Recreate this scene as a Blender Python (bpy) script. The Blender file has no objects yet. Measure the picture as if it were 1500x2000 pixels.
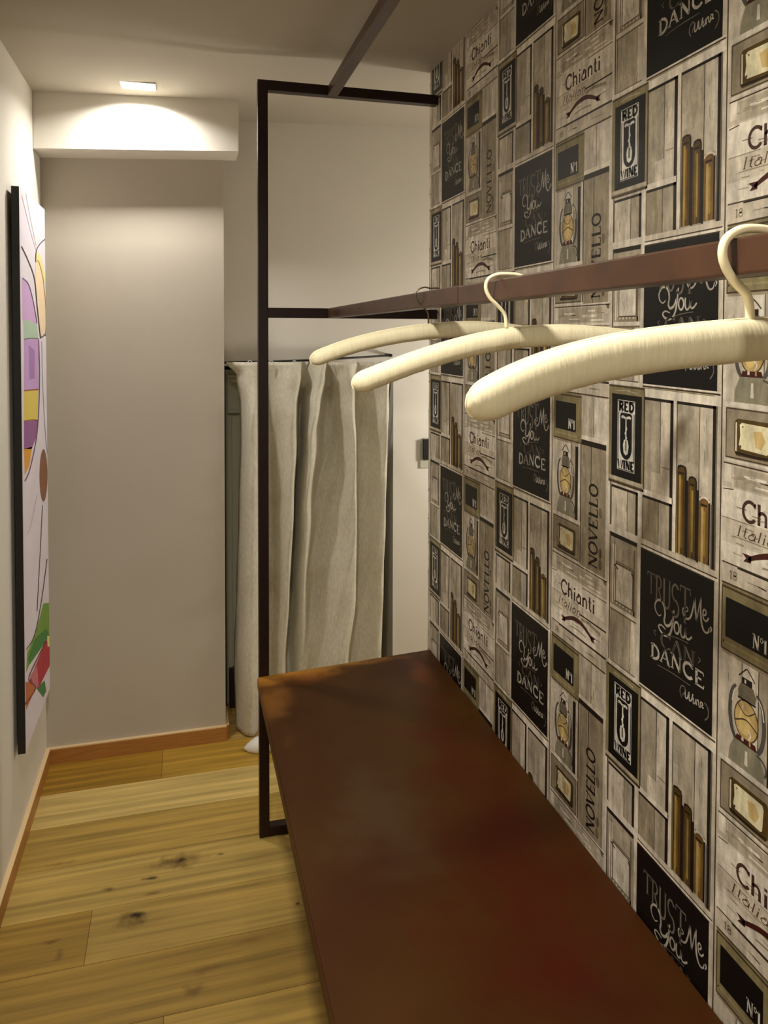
import bpy, bmesh, math, random
from mathutils import Vector, Matrix
random.seed(7)
C = bpy.context.scene.collection
scn = bpy.context.scene

# ------------------------------------------------------------------ camera
ZC = 1.526                                   # eye height
FPX, PY = 1460.0, 696.0
Wm = Matrix(((0.96545045, -0.0055427, 0.26052774),
             (-0.26057771, -0.0288403, 0.96502202),
             (0.00216487, -0.99956866, -0.02928819)))   # camera axes (right, down, forward) as columns
cd = bpy.data.cameras.new('camera'); cam = bpy.data.objects.new('camera', cd); C.objects.link(cam)
R = Matrix(((Wm[0][0], -Wm[0][1], -Wm[0][2]), (Wm[1][0], -Wm[1][1], -Wm[1][2]), (Wm[2][0], -Wm[2][1], -Wm[2][2])))
cam.matrix_world = Matrix.Translation((0, 0, ZC)) @ R.to_4x4()
cd.sensor_fit = 'VERTICAL'; cd.sensor_height = 36.0; cd.lens = FPX / 2000 * 36.0
cd.shift_y = -(1000 - PY) / 2000; cd.clip_start = 0.02
scn.camera = cam

# ------------------------------------------------------------------ exposure, world, room lights
vs = scn.view_settings
vs.view_transform = 'Standard'; vs.look = 'None'; vs.exposure = 0.0; vs.gamma = 1.0; vs.use_curve_mapping = False
w = bpy.data.worlds.new('world'); scn.world = w; w.use_nodes = True
w.node_tree.nodes['Background'].inputs[0].default_value = (1.0, 0.92, 0.8, 1)
w.node_tree.nodes['Background'].inputs[1].default_value = 0.03
WARM = (1.0, 0.955, 0.865)
DOWN_FAR, FILL_NEAR, SIDE, NEAR2 = 6.3, 16.5, 22.5, 12.0     # watts; all but the far downlight are added lamps


def area(name, loc, size, power, rot=(0, 0, 0), spread=180, col=WARM, sy=None):
    l = bpy.data.lights.new(name, 'AREA'); l.energy = power; l.color = col; l.shape = 'RECTANGLE'
    l.size = size; l.size_y = sy or size; l.spread = math.radians(spread)
    o = bpy.data.objects.new(name, l); C.objects.link(o); o.location = loc; o.rotation_euler = rot
    return o


# ------------------------------------------------------------------ pixel -> place (used once to measure the photo)
def ray(x, y): return Wm @ Vector(((x - 750) / FPX, (y - PY) / FPX, 1.0))
def onX(x, y, X): r = ray(x, y); p = r * (X / r.x); p.z += ZC; return p
def onY(x, y, Y): r = ray(x, y); p = r * (Y / r.y); p.z += ZC; return p
def onZ(x, y, Z): r = ray(x, y); p = r * ((Z - ZC) / r.z); p.z += ZC; return p


def lin(c):
    return tuple(((v / 255) / 12.92 if v / 255 <= 0.04045 else ((v / 255 + 0.055) / 1.055) ** 2.4) for v in c) + (1.0,)


# ------------------------------------------------------------------ materials
def mat(name, col, rough=0.6, metal=0.0, spec=0.5, noise=0.0, nscale=20, stretch=(1, 1, 1), bump=0.0, bscale=200, col2=None, emit=None, estr=0):
    m = bpy.data.materials.new(name); m.use_nodes = True
    nt = m.node_tree; b = nt.nodes['Principled BSDF']
    b.inputs['Base Color'].default_value = lin(col); b.inputs['Roughness'].default_value = rough
    b.inputs['Metallic'].default_value = metal; b.inputs['Specular IOR Level'].default_value = spec
    tc = nt.nodes.new('ShaderNodeTexCoord'); mp = nt.nodes.new('ShaderNodeMapping'); mp.inputs['Scale'].default_value = stretch
    nt.links.new(tc.outputs['Object'], mp.inputs[0])
    if noise or col2:
        n = nt.nodes.new('ShaderNodeTexNoise'); n.inputs['Scale'].default_value = nscale; n.inputs['Detail'].default_value = 5
        nt.links.new(mp.outputs[0], n.inputs['Vector'])
        r = nt.nodes.new('ShaderNodeValToRGB'); r.color_ramp.elements[0].position = 0.3; r.color_ramp.elements[1].position = 0.7
        c0 = col2 or tuple(v * (1 - noise) for v in col)
        r.color_ramp.elements[0].color = lin(c0); r.color_ramp.elements[1].color = lin(col)
        nt.links.new(n.outputs[0], r.inputs[0]); nt.links.new(r.outputs[0], b.inputs['Base Color'])
    if bump:
        n2 = nt.nodes.new('ShaderNodeTexNoise'); n2.inputs['Scale'].default_value = bscale; n2.inputs['Detail'].default_value = 3
        nt.links.new(mp.outputs[0], n2.inputs['Vector'])
        bp = nt.nodes.new('ShaderNodeBump'); bp.inputs['Strength'].default_value = bump; bp.inputs['Distance'].default_value = 0.002
        nt.links.new(n2.outputs[0], bp.inputs['Height']); nt.links.new(bp.outputs[0], b.inputs['Normal'])
    if emit:
        b.inputs['Emission Color'].default_value = (*emit, 1); b.inputs['Emission Strength'].default_value = estr
    return m


def set_col_attr(m, attr='col', grain=0.25, stretch=(60, 60, 4), scale=1.0, lo=0.25, hi=0.75):
    """base colour = colour stored on the faces, broken up by a grain noise"""
    nt = m.node_tree; b = nt.nodes['Principled BSDF']
    a = nt.nodes.new('ShaderNodeAttribute'); a.attribute_name = attr
    tc = nt.nodes.new('ShaderNodeTexCoord'); mp = nt.nodes.new('ShaderNodeMapping'); mp.inputs['Scale'].default_value = stretch
    n = nt.nodes.new('ShaderNodeTexNoise'); n.inputs['Scale'].default_value = scale; n.inputs['Detail'].default_value = 6
    mr = nt.nodes.new('ShaderNodeMapRange'); mr.inputs['From Min'].default_value = lo; mr.inputs['From Max'].default_value = hi
    mr.inputs['To Min'].default_value = 1 - grain; mr.inputs['To Max'].default_value = 1 + grain * 0.4
    mx = nt.nodes.new('ShaderNodeMix'); mx.data_type = 'RGBA'; mx.blend_type = 'MULTIPLY'; mx.inputs[0].default_value = 1
    nt.links.new(tc.outputs['Object'], mp.inputs[0]); nt.links.new(mp.outputs[0], n.inputs['Vector'])
    nt.links.new(n.outputs[0], mr.inputs[0]); nt.links.new(a.outputs['Color'], mx.inputs[6])
    cb = nt.nodes.new('ShaderNodeCombineColor')
    for i in range(3): nt.links.new(mr.outputs[0], cb.inputs[i])
    nt.links.new(cb.outputs[0], mx.inputs[7]); nt.links.new(mx.outputs[2], b.inputs['Base Color'])
    return mx


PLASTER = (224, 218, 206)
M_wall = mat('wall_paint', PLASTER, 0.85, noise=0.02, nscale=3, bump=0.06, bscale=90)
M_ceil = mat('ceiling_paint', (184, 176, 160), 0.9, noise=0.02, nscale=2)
M_taupe = mat('taupe_wall_paint', (192, 183, 168), 0.85, noise=0.03, nscale=3, bump=0.06, bscale=90)
M_skirt = mat('skirting_wood', (186, 126, 62), 0.4, noise=0.15, nscale=6, stretch=(2, 2, 40))
M_skirt_top = mat('skirting_cap', (226, 196, 150), 0.4)
M_steel = mat('burnt_brown_steel', (40, 16, 13), 0.4, metal=0.2, spec=0.5, noise=0.25, nscale=25)
M_rail = mat('hot_rolled_rail_steel', (80, 50, 30), 0.38, metal=0.1, spec=0.5, noise=0.3, nscale=14)
M_shelf = mat('rusted_shelf_steel', (74, 48, 8), 0.48, metal=0.0, spec=0.16, col2=(60, 24, 4), nscale=2.2, bump=0.05, bscale=60)
M_satin = mat('cream_satin', (226, 215, 180), 0.6, spec=0.3, noise=0.05, nscale=30, stretch=(8, 1, 1), bump=0.25, bscale=60)
M_pipe = mat('cream_piping', (240, 228, 190), 0.5)
M_wire = mat('bare_hook_wire', (120, 105, 85), 0.3, metal=0.9)
M_linen = mat('linen', (218, 212, 192), 0.85, noise=0.1, nscale=160, stretch=(1, 1, 0.35), bump=0.3, bscale=260)
M_black = mat('black_paint', (14, 12, 11), 0.45)
M_white = mat('white_plastic', (235, 232, 224), 0.4)
M_cab = mat('cabinet_front', (196, 194, 170), 0.5)
M_dark = mat('dark_plinth', (46, 26, 22), 0.6)
M_plate = mat('switch_plate', (188, 186, 168), 0.45)
M_glow = mat('led_diffuser', (255, 250, 240), 0.5, emit=(1, 0.97, 0.9), estr=6.0)


# ------------------------------------------------------------------ mesh helpers
def link(name, bm, m, parent=None, smooth=False):
    me = bpy.data.meshes.new(name)
    bmesh.ops.recalc_face_normals(bm, faces=bm.faces)
    bm.to_mesh(me); bm.free()
    o = bpy.data.objects.new(name, me); C.objects.link(o)
    for mm in (m if isinstance(m, (list, tuple)) else [m]): me.materials.append(mm)
    if smooth:
        for p in me.polygons: p.use_smooth = True
    if parent:
        o.parent = parent; o.location = -parent.location
    return o


def box(bm, x0, x1, y0, y1, z0, z1, bev=0.0, mi=0):
    vs_ = [bm.verts.new((x, y, z)) for x in (x0, x1) for y in (y0, y1) for z in (z0, z1)]
    fs = [(0, 1, 3, 2), (4, 6, 7, 5), (0, 4, 5, 1), (2, 3, 7, 6), (0, 2, 6, 4), (1, 5, 7, 3)]
    ff = [bm.faces.new([vs_[i] for i in f]) for f in fs]
    for f in ff: f.material_index = mi
    if bev:
        es = list({e for f in ff for e in f.edges})
        bmesh.ops.bevel(bm, geom=es, offset=bev, segments=2, affect='EDGES', profile=0.6)
    return ff


def prism(bm, pts, z0, z1, axis='z', mi=0):
    """closed outline extruded; z0/z1 may be functions of the point"""
    g0 = z0 if callable(z0) else (lambda p: z0); g1 = z1 if callable(z1) else (lambda p: z1)
    def P(p, h):
        return {'z': (p[0], p[1], h), 'x': (h, p[0], p[1]), 'y': (p[0], h, p[1])}[axis]
    a = [bm.verts.new(P(p, g0(p))) for p in pts]; b = [bm.verts.new(P(p, g1(p))) for p in pts]
    fs = [bm.faces.new(a[::-1]), bm.faces.new(b)]
    n = len(pts)
    for i in range(n): fs.append(bm.faces.new((a[i], a[(i + 1) % n], b[(i + 1) % n], b[i])))
    for f in fs: f.material_index = mi
    return fs


def tube(bm, pts, rad, seg=12, cap=True):
    pts = [Vector(p) for p in pts]; n = len(pts)
    rr = rad if isinstance(rad, (list, tuple)) else [rad] * n
    prev = None; rings = []
    for i, p in enumerate(pts):
        t = (pts[min(i + 1, n - 1)] - pts[max(i - 1, 0)]).normalized()
        if prev is None:
            up = Vector((0, 1, 0)) if abs(t.y) < 0.9 else Vector((1, 0, 0))
            a = t.cross(up).normalized()
        else:
            a = (prev - t * prev.dot(t)).normalized()
        prev = a; b = t.cross(a)
        rings.append([bm.verts.new(p + (a * math.cos(2 * math.pi * k / seg) + b * math.sin(2 * math.pi * k / seg)) * rr[i]) for k in range(seg)])
    for i in range(n - 1):
        for k in range(seg):
            bm.faces.new((rings[i][k], rings[i][(k + 1) % seg], rings[i + 1][(k + 1) % seg], rings[i + 1][k]))
    if cap: bm.faces.new(rings[0][::-1]); bm.faces.new(rings[-1])


def cr(pts, n=8):
    """Catmull-Rom through points of any dimension"""
    P = [tuple(p) for p in pts]; P = [tuple(2 * a - b for a, b in zip(P[0], P[1]))] + P + [tuple(2 * a - b for a, b in zip(P[-1], P[-2]))]
    out = []
    for i in range(1, len(P) - 2):
        for k in range(n):
            t = k / n
            out.append(tuple(0.5 * ((2 * b) + (-a + c) * t + (2 * a - 5 * b + 4 * c - d) * t * t + (-a + 3 * b - 3 * c + d) * t ** 3)
                             for a, b, c, d in zip(P[i - 1], P[i], P[i + 1], P[i + 2])))
    out.append(P[-2]); return out


def thing(name, label, cat, loc=(0, 0, 0), group=None):
    o = bpy.data.objects.new(name, None); C.objects.link(o); o.location = loc; o.empty_display_size = 0.05
    o['label'] = label; o['category'] = cat
    if group: o['group'] = group
    return o


def tag(o, label, cat, group=None, kind=None):
    o['label'] = label; o['category'] = cat
    if group: o['group'] = group
    if kind: o['kind'] = kind
    return o


def struct(name, bm, m, label=None, cat=None):
    o = link(name, bm, m); o['kind'] = 'structure'
    if label: o['label'] = label
    if cat: o['category'] = cat
    return o


# ------------------------------------------------------------------ the shell
XL, XW = -0.472, 0.780
YB, YP, YF, YE = -1.7, 2.83, 2.97, 2.325      # back, pier face, far wall face, end of the papered wall
XR = 2.3
def zc(x): return ZC + 0.816 + 0.04 * min(x, XW + .12)

# floor: boards lie across the passage, 0.19 m wide
M_floor = mat('oiled_oak_boards', (190, 150, 80), 0.45, spec=0.35)
mxf = set_col_attr(M_floor, grain=0.42, stretch=(1.7, 48, 48), scale=1.0, lo=0.3, hi=0.7)
nt = M_floor.node_tree
TCF = nt.nodes.new('ShaderNodeTexCoord')
def spot(px, py, sx, sy, colr, strength, src, nt=None, tcf=None, ns=28):
    """a knot in the wood, or a worn patch"""
    nt = nt or M_floor.node_tree; tcf = tcf or TCF
    mp = nt.nodes.new('ShaderNodeMapping'); mp.vector_type = 'POINT'
    mp.inputs['Location'].default_value = (-px / sx, -py / sy, 0); mp.inputs['Scale'].default_value = (1 / sx, 1 / sy, 0)
    nz = nt.nodes.new('ShaderNodeTexNoise'); nz.inputs['Scale'].default_value = ns; nz.inputs['Detail'].default_value = 4
    nt.links.new(tcf.outputs['Object'], nz.inputs['Vector']); nt.links.new(tcf.outputs['Object'], mp.inputs[0])
    add = nt.nodes.new('ShaderNodeMix'); add.data_type = 'VECTOR'; add.inputs[0].default_value = 0.34
    sc = nt.nodes.new('ShaderNodeVectorMath'); sc.operation = 'MULTIPLY_ADD'
    sc.inputs[1].default_value = (2.2, 2.2, 0); sc.inputs[2].default_value = (-1.1, -1.1, 0)
    nt.links.new(nz.outputs['Color'], sc.inputs[0])
    ad = nt.nodes.new('ShaderNodeVectorMath'); ad.operation = 'ADD'
    nt.links.new(sc.outputs[0], ad.inputs[0]); nt.links.new(mp.outputs[0], ad.inputs[1])
    ln = nt.nodes.new('ShaderNodeVectorMath'); ln.operation = 'LENGTH'; nt.links.new(ad.outputs[0], ln.inputs[0])
    mr = nt.nodes.new('ShaderNodeMapRange'); mr.interpolation_type = 'SMOOTHSTEP'
    mr.inputs['From Min'].default_value = 0.1; mr.inputs['From Max'].default_value = 1.15
    mr.inputs['To Min'].default_value = strength; mr.inputs['To Max'].default_value = 0
    nt.links.new(ln.outputs['Value'], mr.inputs[0])
    mx = nt.nodes.new('ShaderNodeMix'); mx.data_type = 'RGBA'; mx.inputs[7].default_value = lin(colr)
    nt.links.new(mr.outputs[0], mx.inputs[0]); nt.links.new(src, mx.inputs[6])
    return mx.outputs[2]
out = mxf.outputs[2]
for k in [(-.017, 2.202, .075, .035, (92, 66, 30), .75), (-.01, 2.205, .018, .01, (30, 20, 12), .95), (-.094, 2.151, .03, .01, (60, 40, 20), .9),
          (-.132, 2.012, .06, .032, (86, 66, 26), .75), (-.124, 2.02, .022, .012, (28, 20, 12), .95), (-.202, 2.137, .022, .009, (86, 56, 26), .8),
          (.019, 1.752, .03, .02, (88, 60, 26), .6), (-.328, 1.987, .028, .009, (96, 62, 24), .7), (.289, 1.953, .012, .008, (30, 20, 14), .9),
          (-.09, 2.09, .03, .008, (100, 70, 34), .6), (.10, 2.20, .016, .006, (60, 40, 20), .8), (-.3, 1.94, .012, .03, (92, 64, 30), .5),
          (.05, 1.80, .06, .012, (112, 78, 34), .5), (-.35, 2.28, .05, .01, (120, 86, 40), .5), (.15, 1.86, .05, .01, (116, 82, 36), .5),
          (.2, 1.45, .05, .03, (86, 60, 26), .7), (-.25, 1.2, .06, .03, (86, 60, 26), .7)]:
    out = spot(*k, out)
nt.links.new(out, nt.nodes['Principled BSDF'].inputs['Base Color'])
bm = bmesh.new(); cl = bm.loops.layers.float_color.new('col')
seams = [3.6, 3.39, 3.2, 3.01, 2.82, 2.635, 2.455, 2.26, 2.07, 1.89, 1.70]
while seams[-1] > -1.6: seams.append(seams[-1] - 0.19)
joints = {4: [-.077, 1.1], 5: [1.3], 6: [.9], 7: [1.5], 8: [-.238, 1.4], 9: [-2, .75], 10: [-.048, 1.7]}
tones = {4: [(166, 126, 42), (178, 140, 54)], 5: [(204, 176, 106)], 6: [(178, 146, 72)], 7: [(186, 156, 84)], 8: [(166, 132, 58), (180, 148, 76)],
         9: [(160, 128, 58), (168, 134, 64)], 10: [(156, 126, 58), (180, 146, 70)]}
for i in range(len(seams) - 1):
    y1, y0 = seams[i], seams[i + 1]
    js = [-0.6] + [j for j in joints.get(i, [random.uniform(-.4, 1.2)]) if -.59 < j < 2.5] + [2.6]
    for k in range(len(js) - 1):
        tl = tones.get(i); col = tl[k % len(tl)] if tl else random.choice([(186, 142, 68), (198, 158, 84), (172, 130, 60), (206, 168, 92)])
        ff = box(bm, js[k] + .0006, js[k + 1] - .0006, y0 + .0007, y1 - .0007, -0.02, 0.0)
        ct = lin(col)
        for f in ff:
            for l in f.loops: l[cl] = ct
# dark bedding under the boards so joints read as fine dark lines
for f in box(bm, -0.62, 2.62, -1.75, 3.62, -0.06, -0.0015):
    for l in f.loops: l[cl] = lin((70, 46, 20))
o = link('floor', bm, M_floor); o['kind'] = 'structure'

# ceiling (runs very slightly uphill to the right)
bm = bmesh.new()
LX, LY, LS, LSY = -0.134, 2.592, 0.112, 0.078           # opening of the square downlight
def cprism(x0, x1, y0, y1): prism(bm, [(x0, y0), (x1, y0), (x1, y1), (x0, y1)], lambda p: zc(p[0]), lambda p: zc(p[0]) + .12)
lx0, lx1, ly0, ly1 = LX - LS / 2, LX + LS / 2, LY - LSY / 2, LY + LSY / 2
XC0, XC1 = XL - .1, XW + .12
cprism(XC0, lx0, YB - .1, YF + .1); cprism(lx1, XC1, YB - .1, YF + .1); cprism(lx0, lx1, YB - .1, ly0); cprism(lx0, lx1, ly1, YF + .1)
cprism(XC1, XR + .1, YB - .1, YF + .1)
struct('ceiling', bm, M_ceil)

bm = bmesh.new(); box(bm, XL - .1, XL, YB - .1, YP + .12, -.02, ZC + .86); struct('wall_left', bm, M_wall)
bm = bmesh.new(); box(bm, XL - .1, XR, YB - .1, YB, -.02, ZC + .93); struct('wall_back', bm, M_wall)
bm = bmesh.new(); box(bm, XL - .05, 0.150, YP, YF + .1, -.02, ZC + .87); struct('wall_pier', bm, M_taupe)
# far wall with the curtained niche
NX0, NX1, NZ = 0.150, 0.842, ZC - 0.125
bm = bmesh.new()
box(bm, NX1, XR, YF, YF + .1, -.02, ZC + .93)
box(bm, NX0, NX1, YF, YF + .1, NZ, ZC + .93)
box(bm, NX0 - .04, NX0, YF + .1, YF + .6, -.02, NZ + .04); box(bm, NX1, NX1 + .04, YF + .1, YF + .6, -.02, NZ + .04)
box(bm, NX0 - .04, NX1 + .04, YF + .6, YF + .64, -.02, NZ + .04); box(bm, NX0, NX1, YF + .1, YF + .6, NZ, NZ + .04)
struct('wall_far', bm, M_wall)
bm = bmesh.new(); box(bm, XR, XR + .1, YB, YF + .1, -.02, ZC + .93); struct('wall_right_end', bm, M_wall)
# dropped beam over the pier
bm = bmesh.new()
prism(bm, [(XL, 2.70), (0.197, 2.70), (0.197, 2.84), (XL, 2.84)], lambda p: ZC + .628 + .05 * p[0] + .005, lambda p: zc(p[0]) + .002)
bmesh.ops.bevel(bm, geom=[e for e in bm.edges], offset=.002, segments=2, affect='EDGES')
struct('trim_1', bm, M_wall)

# skirting boards
def skirt(name, x0, x1, y0, y1):
    b_ = bmesh.new(); box(b_, x0, x1, y0, y1, 0, .054); box(b_, x0, x1, y0, y1, .054, .058, mi=1)
    o_ = struct(name, b_, [M_skirt, M_skirt_top]); return o_
skirt('baseboard_left', XL, XL + .013, YB, YP)
skirt('baseboard_far', XL + .013, 0.153, YP - .013, YP)
skirt('baseboard_pier_side', 0.150, 0.163, YP, YF)
skirt('baseboard_niche', NX1 + .0, XR, YF - .013, YF)

# ------------------------------------------------------------------ the papered wall
INK = dict(mid=(186, 174, 152), light=(212, 200, 180), pale=(232, 222, 204), dusk=(158, 145, 121), deep=(120, 106, 82), blk=(11, 10, 9),
           edge=(34, 27, 20), chalk=(186, 178, 164), chalkd=(116, 108, 96), olive=(146, 134, 96), white=(226, 222, 210), line=(74, 60, 42),
           amber=(190, 162, 106), brown=(84, 64, 28), tan=(166, 138, 62), red=(72, 30, 24), tag_=(236, 226, 186), grey=(120, 112, 96), steel=(86, 82, 76))
POLY = []                                        # (layer, outline in tile units, colour)
def q(s0, s1, t0, t1, c, L=1): POLY.append((L, [(s0, t0), (s1, t0), (s1, t1), (s0, t1)], INK[c] if isinstance(c, str) else c))
def pg(pts, c, L=3): POLY.append((L, list(pts), INK[c] if isinstance(c, str) else c))
def rib(pts, wd, c, L=5, smooth=0):
    """flat pen stroke"""
    pts = cr(pts, smooth) if smooth else list(pts)
    n = len(pts); ws = wd if isinstance(wd, (list, tuple)) else [wd] * n
    if len(ws) != n: ws = [ws[min(int(i / (n - 1) * (len(ws) - 1)), len(ws) - 2)] * (1 - (i / (n - 1) * (len(ws) - 1) - min(int(i / (n - 1) * (len(ws) - 1)), len(ws) - 2))) +
                           ws[min(int(i / (n - 1) * (len(ws) - 1)), len(ws) - 2) + 1] * (i / (n - 1) * (len(ws) - 1) - min(int(i / (n - 1) * (len(ws) - 1)), len(ws) - 2)) for i in range(n)]
    Lf, Rt = [], []
    for i in range(n):
        a = pts[max(i - 1, 0)]; b = pts[min(i + 1, n - 1)]
        dx, dy = b[0] - a[0], b[1] - a[1]; l = math.hypot(dx, dy) or 1e-6
        nx, ny = -dy / l * ws[i] / 2, dx / l * ws[i] / 2
        Lf.append((pts[i][0] + nx, pts[i][1] + ny)); Rt.append((pts[i][0] - nx, pts[i][1] - ny))
    col = INK[c] if isinstance(c, str) else c
    for i in range(n - 1): POLY.append((L, [Lf[i], Lf[i + 1], Rt[i + 1], Rt[i]], col))


def arc(cx, cy, rx, ry, a0, a1, n=14): return [(cx + rx * math.cos(math.radians(a0 + (a1 - a0) * i / n)), cy + ry * math.sin(math.radians(a0 + (a1 - a0) * i / n))) for i in range(n + 1)]
# pen font: glyph = (advance, [(points, heavy?)]) ; y up 0..1
def sf(x, y, w_=.11): return ([(x - w_, y), (x + w_, y)], 0)
G = {
 'D': (.82, [([(.18, 0), (.18, 1)], 1), ([(.18, 1)] + arc(.28, .5, .42, .5, 88, -88) + [(.18, 0)], .8), sf(.14, 1), sf(.14, 0)]),
 'A': (.84, [([(.1, 0), (.42, 1)], 0.3), ([(.42, 1), (.74, 0)], 1), ([(.22, .34), (.62, .34)], 0), sf(.1, 0), sf(.74, 0)]),
 'N': (.88, [([(.16, 0), (.16, 1)], .3), ([(.16, 1), (.72, 0)], 1), ([(.72, 0), (.72, 1)], .3), sf(.14, 0), sf(.1, 1), sf(.74, 1)]),
 'C': (.8, [(arc(.45, .5, .36, .5, 40, 180) , .9), (arc(.45, .5, .36, .5, 180, 320), .9), ([(.73, .98), (.73, .74)], .2)]),
 'E': (.72, [([(.18, 0), (.18, 1)], 1), ([(.1, 1), (.62, 1), (.62, .82)], .3), ([(.18, .5), (.5, .5)], .3), ([(.1, 0), (.64, 0), (.64, .18)], .3)]),
 'R': (.8, [([(.18, 0), (.18, 1)], 1), ([(.18, 1)] + arc(.34, .75, .28, .25, 88, -88) + [(.18, .5)], .7), ([(.36, .5), (.7, 0)], .9), sf(.14, 0), sf(.14, 1)]),
 'T': (.74, [([(.36, 0), (.36, 1)], 1), ([(.04, .84), (.04, 1), (.68, 1), (.68, .84)], .4), sf(.36, 0)]),
 'U': (.8, [([(.14, 1), (.14, .3)] + arc(.39, .28, .25, .28, 180, 360) + [(.64, 1)], .9), sf(.14, 1), sf(.64, 1)]),
 'S': (.66, [(arc(.34, .75, .24, .25, 30, 270, 12) + arc(.34, .25, .26, .25, 90, -150, 12), .9)]),
 'W': (1.1, [([(.08, 1), (.3, 0), (.52, .9), (.76, 0), (.98, 1)], .8)]),
 'I': (.42, [([(.2, 0), (.2, 1)], 1), sf(.2, 0), sf(.2, 1)]),
 'O': (.84, [(arc(.42, .5, .34, .5, 90, 450, 22), .9)]),
 'V': (.82, [([(.08, 1), (.4, 0)], 1), ([(.4, 0), (.72, 1)], .3), sf(.08, 1), sf(.72, 1)]),
 'L': (.68, [([(.18, 0), (.18, 1)], 1), ([(.08, 0), (.6, 0), (.6, .2)], .3), sf(.18, 1)]),
 'h': (.66, [([(.14, 0), (.14, 1.02)], 1), ([(.14, .48)] + arc(.32, .42, .18, .2, 150, 0, 8) + [(.5, 0)], .8), sf(.14, 0, .08), sf(.5, 0, .08)]),
 'i': (.34, [([(.16, 0), (.16, .62)], 1), ([(.16, .78), (.16, .92)], 1.1), sf(.16, 0, .09)]),
 'a': (.62, [(arc(.26, .24, .2, .24, 60, 360, 14), .6), ([(.18, .58), (.34, .64), (.48, .52), (.48, .04), (.56, 0)], .9)]),
 'n': (.66, [([(.14, 0), (.14, .62)], 1), ([(.14, .48)] + arc(.32, .42, .18, .2, 150, 0, 8) + [(.5, 0)], .8), sf(.14, 0, .08), sf(.5, 0, .08)]),
 't': (.42, [([(.18, .95), (.18, .12), (.34, 0)], 1), ([(.02, .62), (.36, .62)], 0)]),
 'l': (.3, [([(.14, 0), (.14, 1)], .9)]),
 '1': (.44, [([(.2, 0), (.2, 1)], 1), ([(.04, .8), (.2, 1)], .3), sf(.2, 0)]),
 '8': (.6, [(arc(.28, .74, .19, .24, 0, 360, 12), .7), (arc(.28, .25, .23, .25, 0, 360, 12), .7)]),
 'o': (.5, [(arc(.24, .7, .17, .22, 0, 360, 12), .4)]),
}
def write(txt, s, t, hgt, wid, pen, c, L=6, slant=0.0, rise=0.0, rot=False):
    """text with its baseline starting at (s,t); wid = total width; rot = reading downwards"""
    tot = sum(G[ch][0] for ch in txt); k = wid / tot; x = 0
    for ch in txt:
        adv, strokes = G[ch]
        for pts, hv in strokes:
            P = []
            for (a, b) in pts:
                u = (x + a) * k + slant * b * hgt; v = b * hgt + rise * (x + a) / tot
                P.append((s - v, t - u) if rot else (s + u, t - v))
            rib(P, pen * (0.38 + 0.8 * hv), c, L)
        x += adv

# --- sheet colour and uprights
q(-.21, .79, 0, 1, 'light', 0)
q(-.212, -.196, 0, 1, 'pale', 1); q(-.196, -.190, 0, 1, 'line', 1)
q(-.026, -.008, 0, 1, 'pale', 2); q(.348, .366, 0, 1, 'light', 2); q(.367, .3715, 0, 1, 'line', 3); q(.372, .384, 0, 1, 'light', 2); q(.776, .788, 0, 1, 'pale', 2)
def planks(s0, s1, t0, t1, n, cols, gap='line', sh=True, L=2):
    cuts = [s0 + (s1 - s0) * v for v in n]
    for i in range(len(cuts) - 1): q(cuts[i], cuts[i + 1], t0, t1, cols[i % len(cols)], L)
    for i in range(1, len(cuts) - 1): q(cuts[i] - .0015, cuts[i] + .0015, t0, t1, gap, L + 1)
    if sh:
        q(s1 - .013, s1, t0, t1, 'edge', L + 2); q(s0, s1, t0, t0 + .009, 'edge', L + 2); pg([(s0, t0), (s0 + .003, t0), (s0 + .003, t1), (s0, t1)], 'line', L + 2)
# column A : bills, small boxes, little cupboard
q(-.190, -.026, 0, .245, 'mid', 1)
planks(-.188, -.028, .82, .966, [0, .62, 1], ['light', 'mid'])
q(-.2, -.02, .966, .990, 'pale', 5); q(-.19, -.028, .990, 1.0, 'edge', 4)
q(-.188, -.03, .0, .005, 'edge', 3)
q(-.176, -.168, .03, .24, 'pale', 3); q(-.168, -.163, .02, .24, 'deep', 3); q(-.163, -.156, .03, .24, 'pale', 3)
q(-.154, -.050, .02, .085, 'mid', 3); q(-.154, -.050, .085, .089, 'deep', 4)
q(-.152, -.054, .098, .225, 'pale', 4); rib([(-.154, .094), (-.05, .094), (-.05, .228), (-.154, .228), (-.154, .094)], .005, 'line', 5)
rib([(-.166, .1), (-.14, .112)], .006, 'brown', 6); rib([(-.06, .1), (-.045, .12)], .006, 'brown', 6)
q(-.047, -.040, .02, .245, 'deep', 4); q(-.166, -.04, .228, .245, 'dusk', 4)
for i in range(5): rib([(-.15 + i * .02, .236), (-.142 + i * .02, .232)], .006, 'pale', 6)
q(-.188, -.028, .247, .259, 'pale', 4); q(-.186, -.030, .261, .266, 'deep', 4)
planks(-.180, -.034, .266, .448, [0, .8, 1], ['mid', 'light'], sh=False); rib([(-.181, .266), (-.181, .449), (-.033, .449)], .0035, 'line', 5); q(-.2, -.02, .450, .464, 'pale', 4)
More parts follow.
